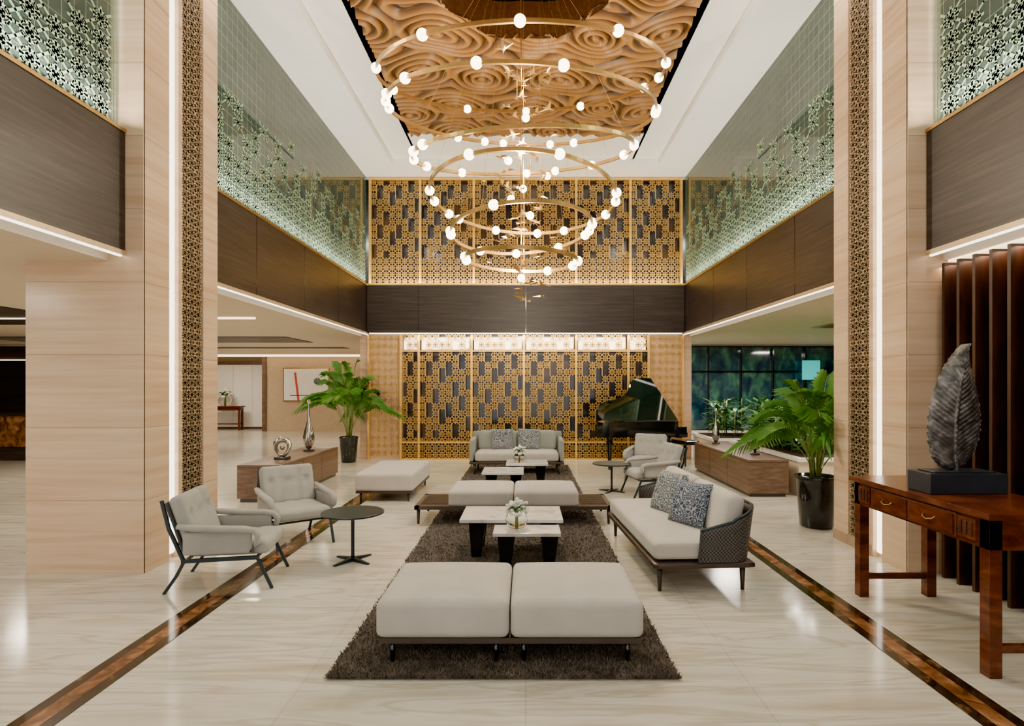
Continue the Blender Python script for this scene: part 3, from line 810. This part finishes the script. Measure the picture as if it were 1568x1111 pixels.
for p in ((0,0,2.82),(.1,-.1,3.5),(-.12,.1,3.75),(.02,.2,3.9),(-.15,0,4.15),(.3,.2,4.05),(.05,-.3,4.5)): b.sphere(p,.045,'bulb',14)
b.obj('centre_bulbs',parent=e)
b=B(); r=random.Random(9)
for i in range(70):
    z=2.56+i*.04; a=r.uniform(0,6.28); q=r.uniform(0,.45) if i else 0; sc=r.uniform(.045,.08)*(1.6 if i==0 else 1); T=TR(q*math.cos(a)+(.04 if i==0 else 0),q*math.sin(a),z,rz=r.uniform(0,6.28),rx=r.uniform(-.5,.5))
    b.add([(-1.2*sc,0,0),(0,.18*sc,.05*sc),(1.3*sc,0,.1*sc),(0,-.18*sc,.05*sc)],[(0,3,2,1)],'gold2',T=T)
    for s in (-1,1): b.add([(.4*sc,0,.05*sc),(.1*sc,s*.7*sc,.4*sc),(-.7*sc,s*1.5*sc,.2*sc),(-.3*sc,0,.05*sc)],[(0,1,2,3)],'gold2',T=T)
    if i%3==0: b.tube([(q*math.cos(a),q*math.sin(a),z),(q*math.cos(a),q*math.sin(a),6.45)],.0012,'ring',4)
b.obj('bird_ornaments',parent=e)
b=B(); b.tube([(0,0,2.58),(0,0,6.5)],.003,'ring',6); b.lathe([(.3,6.5),(.3,6.54)],(0,0,0),'gold2',24); b.obj('canopy_cable',parent=e)

# ------------------------------------------------------------------ lights
def area(name,loc,sx,sy,w,col=(1,.90,.77),rot=(0,0,0)):
    l=bpy.data.lights.new(name,'AREA'); l.shape='RECTANGLE'; l.size=sx; l.size_y=sy; l.energy=w; l.color=col
    o=bpy.data.objects.new(name,l); S.collection.objects.link(o); o.location=loc; o.rotation_euler=rot; return o
def point(name,loc,w,col=(1,.86,.66),rad=.1):
    l=bpy.data.lights.new(name,'POINT'); l.energy=w; l.color=col; l.shadow_soft_size=rad
    o=bpy.data.objects.new(name,l); S.collection.objects.link(o); o.location=loc; return o
def spot(name,loc,w,tgt,ang=70,col=(1,.94,.84),rad=.3):
    l=bpy.data.lights.new(name,'SPOT'); l.energy=w; l.color=col; l.shadow_soft_size=rad; l.spot_size=R(ang); l.spot_blend=.8
    o=bpy.data.objects.new(name,l); S.collection.objects.link(o); o.location=loc
    o.rotation_euler=(Vector(tgt)-Vector(loc)).to_track_quat('-Z','Y').to_euler(); return o
for k,(x,y,z,w) in enumerate(((CX,CY,5.2,60),(CX,CY,4.2,190),(CX,CY,3.2,180))): point('chandelier_glow',(x,y,z),w,(1,.85,.62),.12)
for x in (-3.05,3.05):
    for y in (1,3.5,7,9.5,11.5): spot('ceiling_fill_spot',(x,y,6.08),145,(x*.55,y,0),85)  # added fill spots lighting the hall from the ceiling border
for y in (1,4,7,10):
    for sx in (-1,1): area('gallery_fill',(sx*5.0,y,6.05),1.2,.5,110,(1,1,.9))  # added area lights to brighten the space behind the balcony glass
for sx in (-1,1):
    for (yc,L) in ((9.4,6.2),(2.2,5.2)): area('ledge_ceiling_fill',(sx*3.37,yc,3.80),.04,L,80,(1,.93,.83),(0,R(180-sx*14),0))  # added strips above the fascia to brighten the white ceiling
for (x,y) in ((-5.2,7.5),(-5.2,11.5),(-8.5,10),(-8.5,16),(-5.5,16.5),(-5.8,3),(-10.5,19)): area('wing_light',(x,y,2.64),.5,.5,60,(1,.87,.68))
for (x,y) in ((5,7.5),(5,10.5),(7.5,12),(4.5,13)): area('wing_light',(x,y,2.64),.5,.5,70)
area('screen_wash',(0,12.25,2.68),5.2,.08,90,(1,.81,.48),(R(20),0,0))
area('screen_wash',(0,12.3,3.85),6.2,.08,95,(1,.81,.48),(R(150),0,0))  # added wash from below to brighten the gold of the upper screen
for sx in (-1,1): area('pier_grazer',(sx*3.12,5.9,6.05),.1,.6,25,(1,.85,.65))
area('louvre_grazer',(3.56,3,2.6),.08,4,12,(1,.6,.35))

w=bpy.data.worlds.new('World'); S.world=w; w.use_nodes=True
w.node_tree.nodes['Background'].inputs[0].default_value=(1,.93,.84,1); w.node_tree.nodes['Background'].inputs[1].default_value=1.5
# camera
c=bpy.data.cameras.new('Camera'); co=bpy.data.objects.new('Camera',c); S.collection.objects.link(co)
co.location=(0,0,1.6); co.rotation_euler=(R(90),0,0); c.sensor_width=36; c.lens=890/1568*36; c.shift_x=-21/1568; c.shift_y=34.5/1568; c.clip_start=.05; c.clip_end=200
S.camera=co
S.view_settings.look='AgX - Punchy'; S.view_settings.exposure=.82
